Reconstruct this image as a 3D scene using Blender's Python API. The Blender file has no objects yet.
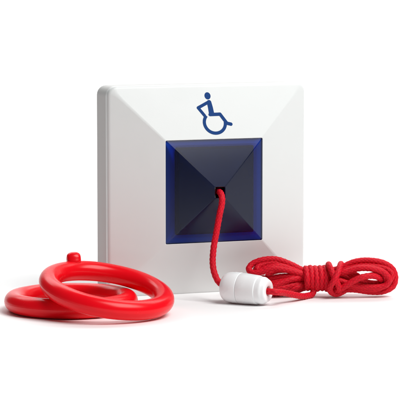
import bpy, bmesh, math, random
from mathutils import Vector, Matrix

# ------------------------------------------------------------------ basics
MM = 0.001                       # the scene is modelled in millimetres, built in metres
PI = math.pi
sc = bpy.context.scene
COL = sc.collection
random.seed(7)

CAM_H, CAM_D = 145.0, 1000.0     # camera height and distance in mm
F_PX, HOR = 2438.0, -59.7        # focal length and horizon in 400-pixel units
TH = math.atan((200 - HOR) / F_PX)


def at(px, py, y):
    """point at depth y (mm) that is seen at px, py of the 400-pixel photograph"""
    dx, dy = (px - 200) / F_PX, (py - 200) / F_PX
    d = Vector((dx, math.cos(TH) - dy * math.sin(TH), -math.sin(TH) - dy * math.cos(TH)))
    t = (y + CAM_D) / d.y
    return Vector((0, -CAM_D, CAM_H)) + d * t


def finish(name, bm, m, parent=None, smooth=True, weighted=False):
    me = bpy.data.meshes.new(name)
    bmesh.ops.recalc_face_normals(bm, faces=bm.faces[:])
    bmesh.ops.scale(bm, vec=(MM, MM, MM), verts=bm.verts[:])
    bm.to_mesh(me)
    bm.free()
    o = bpy.data.objects.new(name, me)
    COL.objects.link(o)
    me.materials.append(m)
    for p in me.polygons:
        p.use_smooth = smooth
    if weighted:
        w = o.modifiers.new('weighted', 'WEIGHTED_NORMAL')
        w.weight = 100
        w.mode = 'FACE_AREA'
    if parent:
        o.parent = parent
    return o


def empty(name, loc, rot=(0, 0, 0)):
    o = bpy.data.objects.new(name, None)
    COL.objects.link(o)
    o.empty_display_size = 0.01
    o.location = Vector(loc) * MM
    o.rotation_euler = rot
    return o


def tag(o, label, cat, group=None, kind=None):
    if label:
        o['label'] = label
    if cat:
        o['category'] = cat
    if group:
        o['group'] = group
    if kind:
        o['kind'] = kind
    return o


# ------------------------------------------------------------------ materials
def nodes(name):
    m = bpy.data.materials.new(name)
    m.use_nodes = True
    nt = m.node_tree
    return m, nt, nt.nodes['Principled BSDF']


def plastic(name, col, rough, ior=1.46, grain=0.0, grain_scale=3000.0, var=0.0, sss=0.0, coat=0.0, rough_var=0.06, spec=.5):
    m, nt, p = nodes(name)
    p.inputs['Base Color'].default_value = (*col, 1)
    p.inputs['IOR'].default_value = ior
    p.inputs['Specular IOR Level'].default_value = spec
    p.inputs['Coat Weight'].default_value = coat
    p.inputs['Coat Roughness'].default_value = 0.12
    if sss:
        p.inputs['Subsurface Weight'].default_value = sss
        p.inputs['Subsurface Radius'].default_value = (1, .8, .7) if col[1] > .3 else (1, .1, .1)
        p.inputs['Subsurface Scale'].default_value = 0.0012
    tc = nt.nodes.new('ShaderNodeTexCoord')
    n = nt.nodes.new('ShaderNodeTexNoise')
    n.inputs['Scale'].default_value = 90
    n.inputs['Detail'].default_value = 5
    nt.links.new(tc.outputs['Object'], n.inputs['Vector'])
    r = nt.nodes.new('ShaderNodeMapRange')
    r.inputs['From Min'].default_value = .3
    r.inputs['From Max'].default_value = .7
    r.inputs['To Min'].default_value = rough - rough_var
    r.inputs['To Max'].default_value = rough + rough_var
    nt.links.new(n.outputs['Fac'], r.inputs['Value'])
    nt.links.new(r.outputs['Result'], p.inputs['Roughness'])
    if var:
        mx = nt.nodes.new('ShaderNodeMix')
        mx.data_type = 'RGBA'
        mx.inputs['A'].default_value = (*[c * (1 - var) for c in col], 1)
        mx.inputs['B'].default_value = (*[min(1, c * (1 + var)) for c in col], 1)
        nt.links.new(n.outputs['Fac'], mx.inputs['Factor'])
        nt.links.new(mx.outputs['Result'], p.inputs['Base Color'])
    if grain:
        g = nt.nodes.new('ShaderNodeTexNoise')
        g.inputs['Scale'].default_value = grain_scale
        g.inputs['Detail'].default_value = 3
        nt.links.new(tc.outputs['Object'], g.inputs['Vector'])
        b = nt.nodes.new('ShaderNodeBump')
        b.inputs['Strength'].default_value = grain
        b.inputs['Distance'].default_value = 0.0001
        nt.links.new(g.outputs['Fac'], b.inputs['Height'])
        nt.links.new(b.outputs['Normal'], p.inputs['Normal'])
    return m


M_WHITE = plastic('white_plastic', (.755, .775, .765), .38, grain=.12, grain_scale=2200, var=.012)
M_BACK = plastic('white_plastic_back', (.67, .67, .66), .7, grain=.08, var=.015, spec=.03)
M_CONN = plastic('glossy_white_plastic', (.93, .945, .95), .26, var=.01)
M_RED = plastic('red_plastic', (.88, .003, .011), .25, grain=.03, grain_scale=1200, var=.03, rough_var=.05, spec=.32)
M_INK = plastic('blue_print', (.009, .052, .205), .6, var=.06, spec=.12)
M_CORE = plastic('dark_navy_plastic', (.006, .008, .018), .6)
M_SEAT = plastic('pale_seat', (.76, .77, .80), .6)


def cord_material():
    m, nt, p = nodes('red_braid')
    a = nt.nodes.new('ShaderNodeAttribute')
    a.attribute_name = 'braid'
    tc = nt.nodes.new('ShaderNodeTexCoord')
    n = nt.nodes.new('ShaderNodeTexNoise')
    n.inputs['Scale'].default_value = 900
    n.inputs['Detail'].default_value = 4
    nt.links.new(tc.outputs['Object'], n.inputs['Vector'])
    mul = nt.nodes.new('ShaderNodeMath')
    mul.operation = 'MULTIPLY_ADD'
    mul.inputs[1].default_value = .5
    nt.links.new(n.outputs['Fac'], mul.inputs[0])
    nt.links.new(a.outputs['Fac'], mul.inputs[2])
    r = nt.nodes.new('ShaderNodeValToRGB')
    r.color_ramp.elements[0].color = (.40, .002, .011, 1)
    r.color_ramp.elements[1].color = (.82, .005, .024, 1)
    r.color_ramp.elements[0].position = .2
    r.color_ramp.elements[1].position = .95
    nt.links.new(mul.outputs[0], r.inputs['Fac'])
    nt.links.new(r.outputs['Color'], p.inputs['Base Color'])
    p.inputs['Roughness'].default_value = .6
    p.inputs['Specular IOR Level'].default_value = .22
    b = nt.nodes.new('ShaderNodeBump')
    b.inputs['Strength'].default_value = .35
    b.inputs['Distance'].default_value = .0002
    nt.links.new(n.outputs['Fac'], b.inputs['Height'])
    nt.links.new(b.outputs['Normal'], p.inputs['Normal'])
    return m


M_CORD = cord_material()


def lens_material():
    m, nt, p = nodes('blue_translucent_plastic')
    out = nt.nodes['Material Output']
    nt.nodes.remove(p)
    tr = nt.nodes.new('ShaderNodeBsdfTransparent')
    tr.inputs['Color'].default_value = (.22, .47, .94, 1)
    df = nt.nodes.new('ShaderNodeBsdfDiffuse')
    df.inputs['Color'].default_value = (.03, .06, .32, 1)
    gl = nt.nodes.new('ShaderNodeBsdfGlossy')
    gl.inputs['Roughness'].default_value = .2
    fr = nt.nodes.new('ShaderNodeFresnel')
    fr.inputs['IOR'].default_value = 1.5
    m1 = nt.nodes.new('ShaderNodeMixShader')
    m1.inputs[0].default_value = .05
    nt.links.new(tr.outputs[0], m1.inputs[1])
    nt.links.new(df.outputs[0], m1.inputs[2])
    m2 = nt.nodes.new('ShaderNodeMixShader')
    nt.links.new(fr.outputs[0], m2.inputs[0])
    nt.links.new(m1.outputs[0], m2.inputs[1])
    nt.links.new(gl.outputs[0], m2.inputs[2])
    nt.links.new(m2.outputs[0], out.inputs['Surface'])
    va = nt.nodes.new('ShaderNodeVolumeAbsorption')
    va.inputs['Color'].default_value = (.0, .48, .86, 1)
    va.inputs['Density'].default_value = 700
    nt.links.new(va.outputs[0], out.inputs['Volume'])
    return m


M_LENS = lens_material()

mg, ntg, pg = nodes('white_sweep')
pg.inputs['Base Color'].default_value = (.94, .94, .94, 1)
pg.inputs['Roughness'].default_value = .7
pg.inputs['Specular IOR Level'].default_value = .2

# ------------------------------------------------------------------ setting: white studio sweep
bm = bmesh.new()
prof = [(-340, 0), (0, 0), (900, 0)]
for k in range(1, 17):
    a = PI / 2 * k / 16
    prof.append((900 + 500 * math.sin(a), 500 - 500 * math.cos(a)))
prof.append((1400, 1700))
rows = [[bm.verts.new((x, y, z)) for x in (-900, -300, 0, 300, 1000)] for y, z in prof]
for r0, r1 in zip(rows, rows[1:]):
    for i in range(4):
        bm.faces.new((r0[i], r0[i + 1], r1[i + 1], r1[i]))
g = finish('ground', bm, mg)
tag(g, 'seamless white studio surface under and behind the products', None, kind='structure')

# ------------------------------------------------------------------ the pull switch
YAW = math.radians(20.51)
X0, APEX, HALF, DEP = 3.22, 15.06, 43.0, 16.2
unit = empty('pull_switch', (X0, 0, 0), (0, 0, YAW))
tag(unit, 'square white unit with wheelchair symbol, blue pyramid lens and red cord, standing upright', 'pull switch')
# in the unit's own frame: x along the face, -y out of the face, z up


def sq_loop(bm, half, n, rad, zc=HALF, seg=6, hv=None, cx=0):
    """rounded square, half size half (x) / hv (z), n mm in front of the front edge plane"""
    hv = half if hv is None else hv
    vs = []
    for q in range(4):
        sx, sz = [(1, 1), (-1, 1), (-1, -1), (1, -1)][q]
        for k in range(seg + 1):
            a = PI / 2 * (q + k / seg)
            vs.append(bm.verts.new((cx + sx * (half - rad) + rad * math.cos(a), -n, zc + sz * (hv - rad) + rad * math.sin(a))))
    return vs


def loft(bm, loops, cap0=False, cap1=False):
    for a, b in zip(loops, loops[1:]):
        for i in range(len(a)):
            j = (i + 1) % len(a)
            bm.faces.new((a[i], a[j], b[j], b[i]))
    if cap0:
        bm.faces.new(loops[0])
    if cap1:
        bm.faces.new(loops[-1][::-1])


def fac(h):
    return APEX * (1 - h / HALF)


# back box: shallow tray with a rounded rear edge
bm = bmesh.new()
L = [sq_loop(bm, 41.8, -DEP, 2.8)]
for k in range(1, 6):
    a = PI / 2 * k / 5
    L.append(sq_loop(bm, 41.8 + 1.1 * math.sin(a), -DEP + 1.1 * (1 - math.cos(a)), 2.8 + 1.1 * math.sin(a)))
L += [sq_loop(bm, 42.95, -3.75, 3.95), sq_loop(bm, 42.55, -3.45, 3.55), sq_loop(bm, 42.55, -2.9, 3.55), sq_loop(bm, 38, -2.9, 2)]
loft(bm, L, True, True)
finish('back_box', bm, M_BACK, unit, weighted=True)

# cover: flat-sided pyramid frame with the square opening for the lens
OPEN = 21.15
bm = bmesh.new()
L = [sq_loop(bm, 41, -2.8, 2), sq_loop(bm, 43.0, -3.05, 3.75), sq_loop(bm, 43.25, -2.85, 4.0), sq_loop(bm, 43.25, -1.1, 4.0)]
P0, P1, P2 = (43.25, -1.1), (43.25, -.05), (42.0, fac(42.0))
for k in range(1, 9):
    t = k / 8
    h = P0[0] * (1 - t) ** 2 + 2 * P1[0] * t * (1 - t) + P2[0] * t * t
    n = P0[1] * (1 - t) ** 2 + 2 * P1[1] * t * (1 - t) + P2[1] * t * t
    L.append(sq_loop(bm, h, n, 4.0 - (43.25 - h) * 1.3))
for h, r in ((40.5, 1.5), (38, .95), (34, .85), (28, .75), (OPEN + .25, .6)):
    L.append(sq_loop(bm, h, fac(h), r))
L += [sq_loop(bm, OPEN + .04, fac(OPEN) - .03, .5), sq_loop(bm, OPEN, fac(OPEN) - .3, .45), sq_loop(bm, OPEN, 1.0, .45), sq_loop(bm, 30, -1.2, 1)]
loft(bm, L)
finish('cover', bm, M_WHITE, unit, weighted=True)

# blue translucent lens: hollow pyramid with a square cord opening at its apex
bm = bmesh.new()
HO = 2.15
EL = OPEN - .04
L = [sq_loop(bm, 12, 3.2, .4, seg=3), sq_loop(bm, EL, 3.2, .4, seg=3), sq_loop(bm, EL, fac(EL) - .08, .4, seg=3), sq_loop(bm, EL - .06, fac(EL - .06), .38, seg=3),
     sq_loop(bm, 12, fac(12), .16, seg=3), sq_loop(bm, HO + .2, fac(HO + .2), .1, seg=3), sq_loop(bm, HO, fac(HO) - .05, .1, seg=3),
     sq_loop(bm, HO, fac(HO) - 2.1, .1, seg=3), sq_loop(bm, HO, 3.2, .1, seg=3)]
L.append(L[0])
loft(bm, L)
finish('lens', bm, M_LENS, unit, weighted=True)

# the pale seat and the dark works seen through the lens
bm = bmesh.new()
L = [sq_loop(bm, OPEN - .2, 3.4, .4, seg=3), sq_loop(bm, OPEN - .2, fac(OPEN - .2) - .8, .4, seg=3), sq_loop(bm, 19, 6.6, .4, seg=3), sq_loop(bm, 14, 4.4, .3, seg=3), sq_loop(bm, 14, 3.4, .3, seg=3)]
loft(bm, L, True, True)
finish('lens_seat', bm, M_SEAT, unit, smooth=False)
bm = bmesh.new()
ZC, CU, HU, HV = HALF + .25, .55, 16.95, 17.9


def core_loop(s, n, rad=.3):
    cx, cz = CU * (s - HO / HU) if s > HO / HU else 0, HALF + .25 * s
    return sq_loop(bm, HU * s, n, rad, zc=cz, seg=2, hv=HV * s, cx=cx)


L = [core_loop(1, 3.6), core_loop(1, fac(17) - 2.0), core_loop(.95, fac(16.2) - .75), core_loop(.5, fac(8.5) - .8, .2),
     core_loop((HO + .02) / HU, fac(HO) - .9, .1), core_loop((HO - .05) / HU, 5.5, .1)]
loft(bm, L, True, True)
for (x, z, w, h) in ((-15.2, 53.5, 1.6, 2.6), (-14.2, 29.0, 2.6, 1.5), (15.0, 50, 1.0, 3.0)):      # moulded clips on the works
    b0 = [bm.verts.new((x + i * w / 2, -4.0, z + j * h / 2)) for i, j in ((-1, -1), (1, -1), (1, 1), (-1, 1))]
    n1 = fac(max(abs(x), abs(z - 43))) - .45
    b1 = [bm.verts.new((v.co.x, -n1, v.co.z)) for v in b0]
    loft(bm, [b0, b1], True, True)
finish('lens_core', bm, M_CORE, unit, smooth=False)

# wheelchair symbol printed on the top facet (u, z)
bm = bmesh.new()
LAY = [0]


def on_facet(u, z):
    return Vector((u, -(APEX * (86 - z) / 43 + .03 + .003 * LAY[0]), z))


def poly(pts):
    LAY[0] += 1
    bm.faces.new([bm.verts.new(on_facet(u, z)) for u, z in pts])


def disc(u, z, ru, rz, n=32):
    poly([(u + ru * math.cos(2 * PI * k / n), z + rz * math.sin(2 * PI * k / n)) for k in range(n)])


def ribbon(pts, w0, w1=None, jointed=True):
    w1 = w0 if w1 is None else w1
    n = len(pts)
    W = [w0 + (w1 - w0) * i / (n - 1) for i in range(n)]

    def side(i, d, s):
        return (pts[i][0] - s * d.y * W[i], pts[i][1] + s * d.x * W[i] * .94)
    if jointed:                                            # straight limbs with round joints
        for i in range(n - 1):
            d = (Vector(pts[i + 1]) - Vector(pts[i])).normalized()
            poly([side(i, d, 1), side(i + 1, d, 1), side(i + 1, d, -1), side(i, d, -1)])
        for i in range(n):
            disc(pts[i][0], pts[i][1], W[i], W[i] * .94, 24)
    else:                                                  # a smooth curve
        D = [(Vector(pts[min(n - 1, i + 1)]) - Vector(pts[max(0, i - 1)])).normalized() for i in range(n)]
        poly([side(i, D[i], 1) for i in range(n)] + [side(i, D[i], -1) for i in range(n)][::-1])


disc(-.74, 81.6, 1.34, 1.45)                                               # head
ribbon([(-.8, 79.05), (-5.45, 76.9), (-3.05, 73.75)], .66)                # arm
ribbon([(-.4, 79.0), (-.1, 77.0), (.1, 74.5)], 1.0, 1.15)              # torso
ribbon([(-.6, 74.1), (3.75, 74.15), (6.3, 70.45), (8.0, 70.05)], .72)    # thigh, shin, foot
arc = [(1.05 + 4.57 * math.cos(a), 70.8 + 4.18 * math.sin(a)) for a in [math.radians(137 + (362 - 137) * k / 48) for k in range(49)]]
ribbon(arc, .68, jointed=False)
finish('wheelchair_symbol', bm, M_INK, unit, smooth=False)


# ------------------------------------------------------------------ braided cord
def spline(pts, step):
    """Catmull-Rom through the points, resampled at equal steps (mm)"""
    P = [Vector(p) for p in pts]
    P = [P[0] * 2 - P[1]] + P + [P[-1] * 2 - P[-2]]
    dense = []
    for i in range(1, len(P) - 2):
        p0, p1, p2, p3 = P[i - 1:i + 3]
        t0 = 0
        t1 = t0 + max(1e-4, (p1 - p0).length) ** .5
        t2 = t1 + max(1e-4, (p2 - p1).length) ** .5
        t3 = t2 + max(1e-4, (p3 - p2).length) ** .5
        for k in range(24):
            t = t1 + (t2 - t1) * k / 24
            a1 = p0 * ((t1 - t) / (t1 - t0)) + p1 * ((t - t0) / (t1 - t0))
            a2 = p1 * ((t2 - t) / (t2 - t1)) + p2 * ((t - t1) / (t2 - t1))
            a3 = p2 * ((t3 - t) / (t3 - t2)) + p3 * ((t - t2) / (t3 - t2))
            b1 = a1 * ((t2 - t) / (t2 - t0)) + a2 * ((t - t0) / (t2 - t0))
            b2 = a2 * ((t3 - t) / (t3 - t1)) + a3 * ((t - t1) / (t3 - t1))
            dense.append(b1 * ((t2 - t) / (t2 - t1)) + b2 * ((t - t1) / (t2 - t1)))
    dense.append(P[-2])
    out, acc = [dense[0]], 0
    for a, b in zip(dense, dense[1:]):
        l = (b - a).length
        while acc + l >= step and l > 1e-9:
            f = (step - acc) / l
            a = a.lerp(b, f)
            out.append(a)
            l = (b - a).length
            acc = 0
        acc += l
    return out


def cord(name, pts, parent=None, rad=1.26, step=.22, around=24, origin=Vector((0, 0, 0)), phase=0.0, floor=True):
    path = spline(pts, step)
    # slight hand-made unevenness
    for i, p in enumerate(path):
        s = i * step
        p.z += .10 * math.sin(s * .31 + phase * 3)
        p.y += .12 * math.sin(s * .23 + phase * 5)
        if floor:
            p.z = max(p.z, rad + .02)
    bm = bmesh.new()
    lay = bm.verts.layers.float.new('braid')
    T = [(path[min(i + 1, len(path) - 1)] - path[max(i - 1, 0)]).normalized() for i in range(len(path))]
    nrm = T[0].orthogonal().normalized()
    prev, rings = None, []
    for i, p in enumerate(path):
        t = T[i]
        nrm = (nrm - t * nrm.dot(t)).normalized()
        bi = t.cross(nrm)
        s = i * step
        ring = []
        for k in range(around):
            th = 2 * PI * k / around
            sw = s * 1.75 + .35 * math.sin(s * .5 + phase) + .2 * math.sin(s * 1.3)
            a = 3 * th + sw + phase
            b = 3 * th - sw + phase
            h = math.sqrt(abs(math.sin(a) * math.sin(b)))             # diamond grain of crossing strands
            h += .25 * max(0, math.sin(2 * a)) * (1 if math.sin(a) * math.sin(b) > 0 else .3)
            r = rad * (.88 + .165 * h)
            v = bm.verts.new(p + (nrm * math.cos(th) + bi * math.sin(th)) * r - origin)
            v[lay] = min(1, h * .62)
            ring.append(v)
        rings.append(ring)
    for r0, r1 in zip(rings, rings[1:]):
        for k in range(around):
            j = (k + 1) % around
            bm.faces.new((r0[k], r0[j], r1[j], r1[k]))
    bm.faces.new(rings[0][::-1])
    bm.faces.new(rings[-1])
    rnd_ = random.Random(int(phase * 100) + len(path))
    for _ in range(int(len(path) * step * 2.2)):                      # loose fibres standing off the braid
        i, k = rnd_.randrange(2, len(path) - 2), rnd_.randrange(around)
        root = rings[i][k].co.copy()
        out_ = (root + origin - path[i]).normalized()
        d = (out_ * rnd_.uniform(.25, 1) + T[i] * rnd_.uniform(-1.2, 1.2) + Vector([rnd_.uniform(-.5, .5) for _ in range(3)])).normalized()
        l = rnd_.uniform(.25, .75)
        e1 = d.orthogonal().normalized() * .022
        e2 = d.cross(e1).normalized() * .022
        root -= out_ * .05
        b_ = [bm.verts.new(root + e1), bm.verts.new(root - e1 * .5 + e2), bm.verts.new(root - e1 * .5 - e2)]
        m_ = [bm.verts.new(v.co + d * l * .6) for v in b_]
        tip = bm.verts.new(root + d * l + out_ * rnd_.uniform(-.15, .05))
        for v in b_ + m_ + [tip]:
            v[lay] = .5
        for q in range(3):
            r_ = (q + 1) % 3
            bm.faces.new((b_[q], b_[r_], m_[r_], m_[q]))
            bm.faces.new((m_[q], m_[r_], tip))
    return finish(name, bm, M_CORD, parent)


c_, s_ = math.cos(YAW), math.sin(YAW)
short = cord('cord', [(X0 + 6 * s_, -6 * c_, 43.4), (X0 + 12 * s_, -12 * c_, 43.2), (8.6, -14.9, 42.5), (8.95, -16.6, 40.8), (8.75, -17.4, 38.2),
                           (8.1, -18.2, 35.4), (6.75, -20, 27.9), (5.45, -22.2, 20.9), (5.15, -24, 15.2), (5.9, -25.6, 11.2), (7.6, -26.9, 8.0),
                           (10.2, -28.2, 6.6), (14, -30.3, 6.3)], unit, floor=False)
short.data.transform((Matrix.Translation(unit.location) @ Matrix.Rotation(YAW, 4, 'Z')).inverted())

# ------------------------------------------------------------------ white cord connector lying on the ground
A, B = Vector((9.7, -27.8, 6.4)), Vector((27.4, -37.5, 5.95))
ax = (B - A).normalized()
conn = empty('cord_connector', (A.x, A.y, 0))
tag(conn, 'white barrel-shaped plastic cord connector lying on its side with red cord through both ends', 'cord connector')


def lathe(name, prof, m, seg=64):
    bm = bmesh.new()
    u = ax.orthogonal().normalized()
    v = ax.cross(u)
    o = Vector((A.x, A.y, 0))
    R = []
    for t, r in prof:
        R.append([bm.verts.new(A + ax * t + (u * math.cos(2 * PI * k / seg) + v * math.sin(2 * PI * k / seg)) * r - o) for k in range(seg)])
    loft(bm, R)
    return finish(name, bm, m, conn)


def rnd(t0, r0, t1, r1, tc, rc, n=8):
    return [(t0 * (1 - k / n) ** 2 + 2 * tc * (k / n) * (1 - k / n) + t1 * (k / n) ** 2,
             r0 * (1 - k / n) ** 2 + 2 * rc * (k / n) * (1 - k / n) + r1 * (k / n) ** 2) for k in range(n + 1)]


lathe('socket', [(4, 1.65), (.3, 1.7), (.1, 1.9), (0, 2.2), (0, 3.6)] + rnd(.02, 3.9, 3.2, 6.2, .25, 5.75) + [(5, 6.32), (7.5, 6.33), (7.72, 6.25), (7.78, 6.12), (7.78, 2)], M_CONN)
lathe('plug', [(7.86, 2), (7.86, 6.1), (7.92, 6.22), (8.1, 6.28), (11, 6.16), (14, 5.98), (15.7, 5.86), (15.85, 5.82), (15.95, 5.72), (15.98, 5.6), (16.05, 5.56), (16.3, 5.55), (17.6, 5.5)] + rnd(17.7, 5.49, 18.6, 5.15, 18.25, 5.44, 5) + rnd(19.3, 4.72, 20.1, 3.9, 20.02, 4.5, 6) + [(20.12, 3.3)] +
      [(20.12, 2.3), (20.0, 2.0), (19.7, 1.85), (15, 1.75)], M_CONN)

# ------------------------------------------------------------------ coiled cord hank
O = Vector((45, -12, 0))
hank = empty('coiled_cord', O)
tag(hank, 'long red braided cord coiled into a bound hank, right of the white connector', 'cord')


def px(lst):
    return [at(*p) for p in lst]


def strand(name, lst, phase):
    return cord(name, px(lst), hank, rad=1.24, origin=O, phase=phase)


# loops to the left of the binding
strand('loop', [(330, 274, -12), (306, 271, -13), (290, 264, -14), (276, 259.6, -14), (262, 260, -14), (252, 264, -14), (248.8, 269, -15), (252.5, 272.8, -16.5),
                (262, 272, -17), (273, 268.2, -17), (286, 269.5, -16.5), (306, 275, -15), (330, 276, -13)], .3)
strand('loop', [(330, 278, -10), (306, 275, -11), (291, 270, -11), (275, 264.8, -11), (263, 265, -11), (256, 269.5, -11.5), (257, 276, -12), (266, 278.5, -13.5),
                (280, 277, -15), (293, 276.5, -15.5), (306, 277, -14.5), (330, 279, -13)], 1.7)
strand('loop', [(330, 281, -11), (306, 279, -13), (292, 279.5, -15.5), (278, 282, -16), (266, 284, -15), (260, 287, -13), (263, 291, -11), (276, 290.5, -12),
                (291, 288, -13), (306, 284, -13), (330, 282, -12)], 2.9)
strand('loop', [(330, 276, -7), (306, 274, -6), (290, 270, -5), (276, 271, -5), (268, 276, -6), (269, 284, -7), (280, 287, -8), (294, 285, -9), (306, 283, -9), (330, 280, -8)], 4.1)
strand('loop', [(330, 284, -10), (308, 285, -11), (297, 284.6, -15), (284, 286.8, -17), (270, 288, -17.5), (262, 290, -17), (262, 293, -15), (272, 294, -13), (290, 292, -12), (308, 287, -12), (330, 284, -11)], 5.1)
# end that runs into the connector
E_ = A + ax * 14
tail = [E_, A + ax * 19.5, A + ax * 23] + px([(285, 293.2, -32), (296, 295, -26), (304, 296.3, -20.5), (310, 296, -17), (313.3, 292.6, -16), (313, 287, -15.2), (310, 281, -13), (318, 278, -11)])
cord('tail', tail, hank, origin=O, phase=.9)
# loops to the right of the binding
strand('loop', [(308, 275, -12), (326, 272.5, -12), (341, 267.5, -12), (355, 262, -12), (369, 260.4, -12), (383, 262.6, -12), (392.3, 269, -12), (395.3, 278, -12.5),
                (393, 286.3, -13), (384, 291, -13.5), (370, 291.6, -14), (354, 289.8, -14.5), (340, 289.2, -14), (326, 285, -13), (308, 281, -12)], .6)
strand('loop', [(308, 277, -14), (326, 275, -15), (344, 272.2, -16), (358, 268.6, -16.5), (372, 268.8, -16.5), (384, 272.5, -16.5), (389, 279, -16.5), (386, 285, -16.5),
                (376, 287.4, -16.5), (362, 286.4, -16.5), (348, 283, -16), (336, 279.5, -15.5), (326, 279, -14.5), (308, 279, -13)], 2.2)
strand('loop', [(308, 273, -9), (326, 271, -9), (341, 269, -9), (356, 266.3, -9), (370, 264.8, -9), (382, 267.4, -9.5), (389, 273, -10), (390.5, 280, -10), (387, 286.5, -10),
                (376, 288.5, -10), (360, 285, -10), (344, 283, -10), (326, 281, -10), (308, 279, -10)], 3.6)
strand('loop', [(308, 281, -13), (322, 285, -14), (334, 290.5, -16.5), (343, 287.6, -18.5), (354, 280.8, -19.2), (364, 276.6, -19), (374, 275.8, -17.5), (381, 279, -15), (380, 283, -12.5),
                (371, 283.4, -11.5), (358, 279.5, -12), (345, 277, -13), (326, 277.5, -12), (308, 278, -12)], 4.7)
strand('loop', [(308, 279, -11), (326, 278, -11), (340, 275, -12), (350, 273.6, -13), (357, 275.4, -14), (361, 280, -14.5), (370, 283.5, -14), (380, 283, -13), (384, 278.5, -12),
                (379, 274.3, -11), (368, 276, -10.5), (354, 279, -10.5), (340, 280.5, -11), (308, 280, -11)], 5.9)
strand('loop', [(330, 275, -11), (306, 272.5, -12), (291, 267.5, -13.5), (277, 263.5, -14), (265, 264.4, -14.2), (257.5, 267.4, -15), (258.5, 270.6, -16), (268, 267.6, -16.3),
                (280, 266.2, -16), (293, 270, -15), (306, 274.5, -14), (330, 276, -12)], 6.3)
strand('loop', [(330, 279, -11), (306, 277.5, -13.5), (294, 278.8, -16.5), (283, 282.5, -17.5), (272, 287, -17.6), (266, 290.6, -16), (272, 291.8, -15), (284, 289.6, -15.5),
                (297, 287.5, -15.8), (306, 283, -14), (330, 281, -12)], 6.9)
strand('loop', [(308, 280, -10), (326, 283, -11), (338, 286.5, -13), (352, 286.8, -15), (366, 288.8, -15.5), (379, 288.2, -15.5), (388.5, 282.5, -15), (391.8, 274.5, -14),
                (386, 268.8, -13), (374, 266.4, -13), (360, 266.6, -13), (346, 269.6, -13), (326, 274, -12), (308, 276, -12)], 7.4)
# binding turns round the middle
pts = []
TURNS, X_A, X_B = 5, 305.5, 329.5
for k in range(TURNS * 14 + 1):
    a = 2 * PI * k / 14
    x = X_A + (X_B - X_A) * k / (TURNS * 14)
    grow = 1 + .04 * math.sin(a * 1.37)
    c0 = at(x, 278.3, -12.5)
    pts.append(Vector((c0.x, c0.y - 5.0 * math.sin(a) * grow, max(1.45, c0.z + 4.15 * math.cos(a) * grow))))
cord('binding', pts, hank, origin=O, phase=1.1)
# last turn: the crossing strands that lock the hank
strand('binding', [(332, 283, -7), (330, 270, -7.5), (328.6, 264.6, -11), (330, 267, -17), (333.5, 275, -19.5), (337.5, 284, -19.8), (339.5, 290, -17.5), (338, 292, -12), (334, 286, -7)], 2.0)
strand('binding', [(336, 284, -7), (340, 270, -7), (341, 264.4, -10.5), (340, 266.5, -16.5), (337.5, 273.5, -20), (333.5, 281, -21), (330, 287.5, -19.5), (331.2, 292.2, -17.5), (336, 294.2, -16.5),
                   (343, 291.6, -16), (347, 287, -13), (346, 281, -9)], 3.3)


# ------------------------------------------------------------------ red pull rings
def ring_mesh(name, R, r, parent=None, lift=0):
    bm = bmesh.new()
    rows_ = []
    BS = sorted([2 * PI * (j + .5) / 40 for j in range(40)] + [0, .02, .04, .065, 2 * PI - .02, 2 * PI - .04, 2 * PI - .065])
    NU, NV = 160, len(BS)
    for i in range(NU):
        a = 2 * PI * i / NU
        row = []
        for b in BS:
            w = .035 * math.exp(-(math.sin(b / 2) / .014) ** 2) + r * (1 + .012 * math.sin(3 * a + 1) + .008 * math.sin(7 * a))
            row.append(bm.verts.new(((R + w * math.cos(b)) * math.cos(a), (R + w * math.cos(b)) * math.sin(a), w * math.sin(b) * .98 + lift)))
        rows_.append(row)
    for i in range(NU):
        for j in range(NV):
            bm.faces.new((rows_[i][j], rows_[(i + 1) % NU][j], rows_[(i + 1) % NU][(j + 1) % NV], rows_[i][(j + 1) % NV]))
    return finish(name, bm, M_RED, parent)


low = ring_mesh('pull_ring', 22.35, 3.95, lift=3.95)
low.location = Vector((-50.8, -49.6, 0)) * MM
tag(low, 'red plastic pull ring lying flat on the white ground underneath the other ring', 'pull ring', 'red pull rings')

up = empty('pull_ring', (-36.3, -61.2, 9.75))
up.rotation_euler = Matrix.Rotation(math.radians(10.2), 3, 'Y').to_4x4().to_3x3().__matmul__(Matrix.Rotation(math.radians(9.0), 3, 'X')).to_euler()
tag(up, 'red plastic pull ring with a small lug, leaning tilted on top of the other ring', 'pull ring', 'red pull rings')
ring_mesh('ring', 22.7, 3.95, up)
# lug with a cord eye, moulded on the outside of the ring
bm = bmesh.new()
ang = math.radians(128)
rad_v = Vector((math.cos(ang), math.sin(ang), 0))
up_v = (Vector((0, 0, 1)) + rad_v * .42).normalized()
th_v = (Vector((math.cos(.14), math.sin(.14), 0)))
th_v = (th_v - up_v * th_v.dot(up_v)).normalized()
tan_v = up_v.cross(th_v)
base = rad_v * 23.5 + Vector((0, 0, 1.3))
NS = 40
outer, inner = [], []
for k in range(NS):
    a = 2 * PI * k / NS
    wd = 2.7 if math.sin(a) > 0 else 2.7 + 1.3 * (-math.sin(a))
    outer.append((wd * math.cos(a), 3.1 + (2.9 if math.sin(a) > 0 else 3.6) * math.sin(a)))
    inner.append((.65 * math.cos(a), 3.3 + .65 * math.sin(a)))


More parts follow.
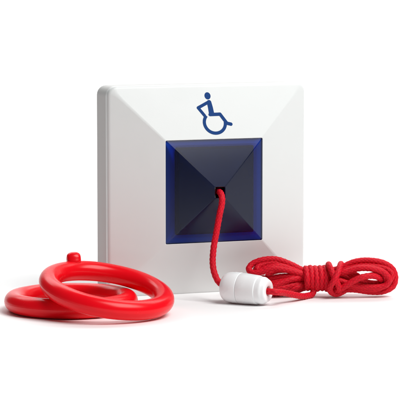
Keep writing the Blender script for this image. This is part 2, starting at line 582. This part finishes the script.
def lug_row(shape, off, shrink):
    return [bm.verts.new(base + tan_v * (x * shrink) + up_v * (3.1 + (y - 3.1) * shrink) + th_v * off) for x, y in shape]


rows_l = [(-2.75, .45), (-2.62, .60), (-2.25, .77), (-1.6, .90), (-.7, .98)]
loops = [lug_row(inner, -2.3, 1.0), lug_row(inner, -2.72, 1.15)] + [lug_row(outer, o_, k_) for o_, k_ in rows_l] + \
        [lug_row(outer, -o_, k_) for o_, k_ in rows_l[::-1]] + [lug_row(inner, 2.72, 1.15), lug_row(inner, 2.3, 1.0)]
loft(bm, loops + [loops[0]])
finish('lug', bm, M_RED, up)


# ------------------------------------------------------------------ studio light
def area(name, loc, target, sx, sy, watts, col=(1, 1, 1)):
    l = bpy.data.lights.new(name, 'AREA')
    l.shape = 'RECTANGLE'
    l.size, l.size_y = sx, sy
    l.energy = watts
    l.color = col
    o = bpy.data.objects.new(name, l)
    COL.objects.link(o)
    o.location = loc
    o.rotation_euler = (Vector(target) - Vector(loc)).to_track_quat('-Z', 'Y').to_euler()
    return o


area('softbox_key', (0.44, -0.36, 0.78), (0, 0, 0.03), 0.6, 0.6, 9.5, (1, 1, .995))
area('background_lamp', (0, 0.84, 0.92), (0, 0.72, 0), 1.8, 0.8, 14.5)

w = bpy.data.worlds.new('World')
sc.world = w
w.use_nodes = True
w.node_tree.nodes['Background'].inputs['Color'].default_value = (1, 1, 1, 1)
w.node_tree.nodes['Background'].inputs['Strength'].default_value = .06

# ------------------------------------------------------------------ camera
cam = bpy.data.cameras.new('camera')
cam.sensor_width = 36
cam.lens = 36 * F_PX / 400
cam.clip_start, cam.clip_end = .02, 50
co = bpy.data.objects.new('camera', cam)
COL.objects.link(co)
co.location = Vector((0, -CAM_D, CAM_H)) * MM
co.rotation_euler = (PI / 2 - TH, 0, 0)
sc.camera = co

sc.view_settings.view_transform = 'Standard'
sc.view_settings.look = 'None'
sc.view_settings.exposure = 0
sc.view_settings.gamma = 1
sc.cycles.max_bounces = 12
sc.cycles.transparent_max_bounces = 16
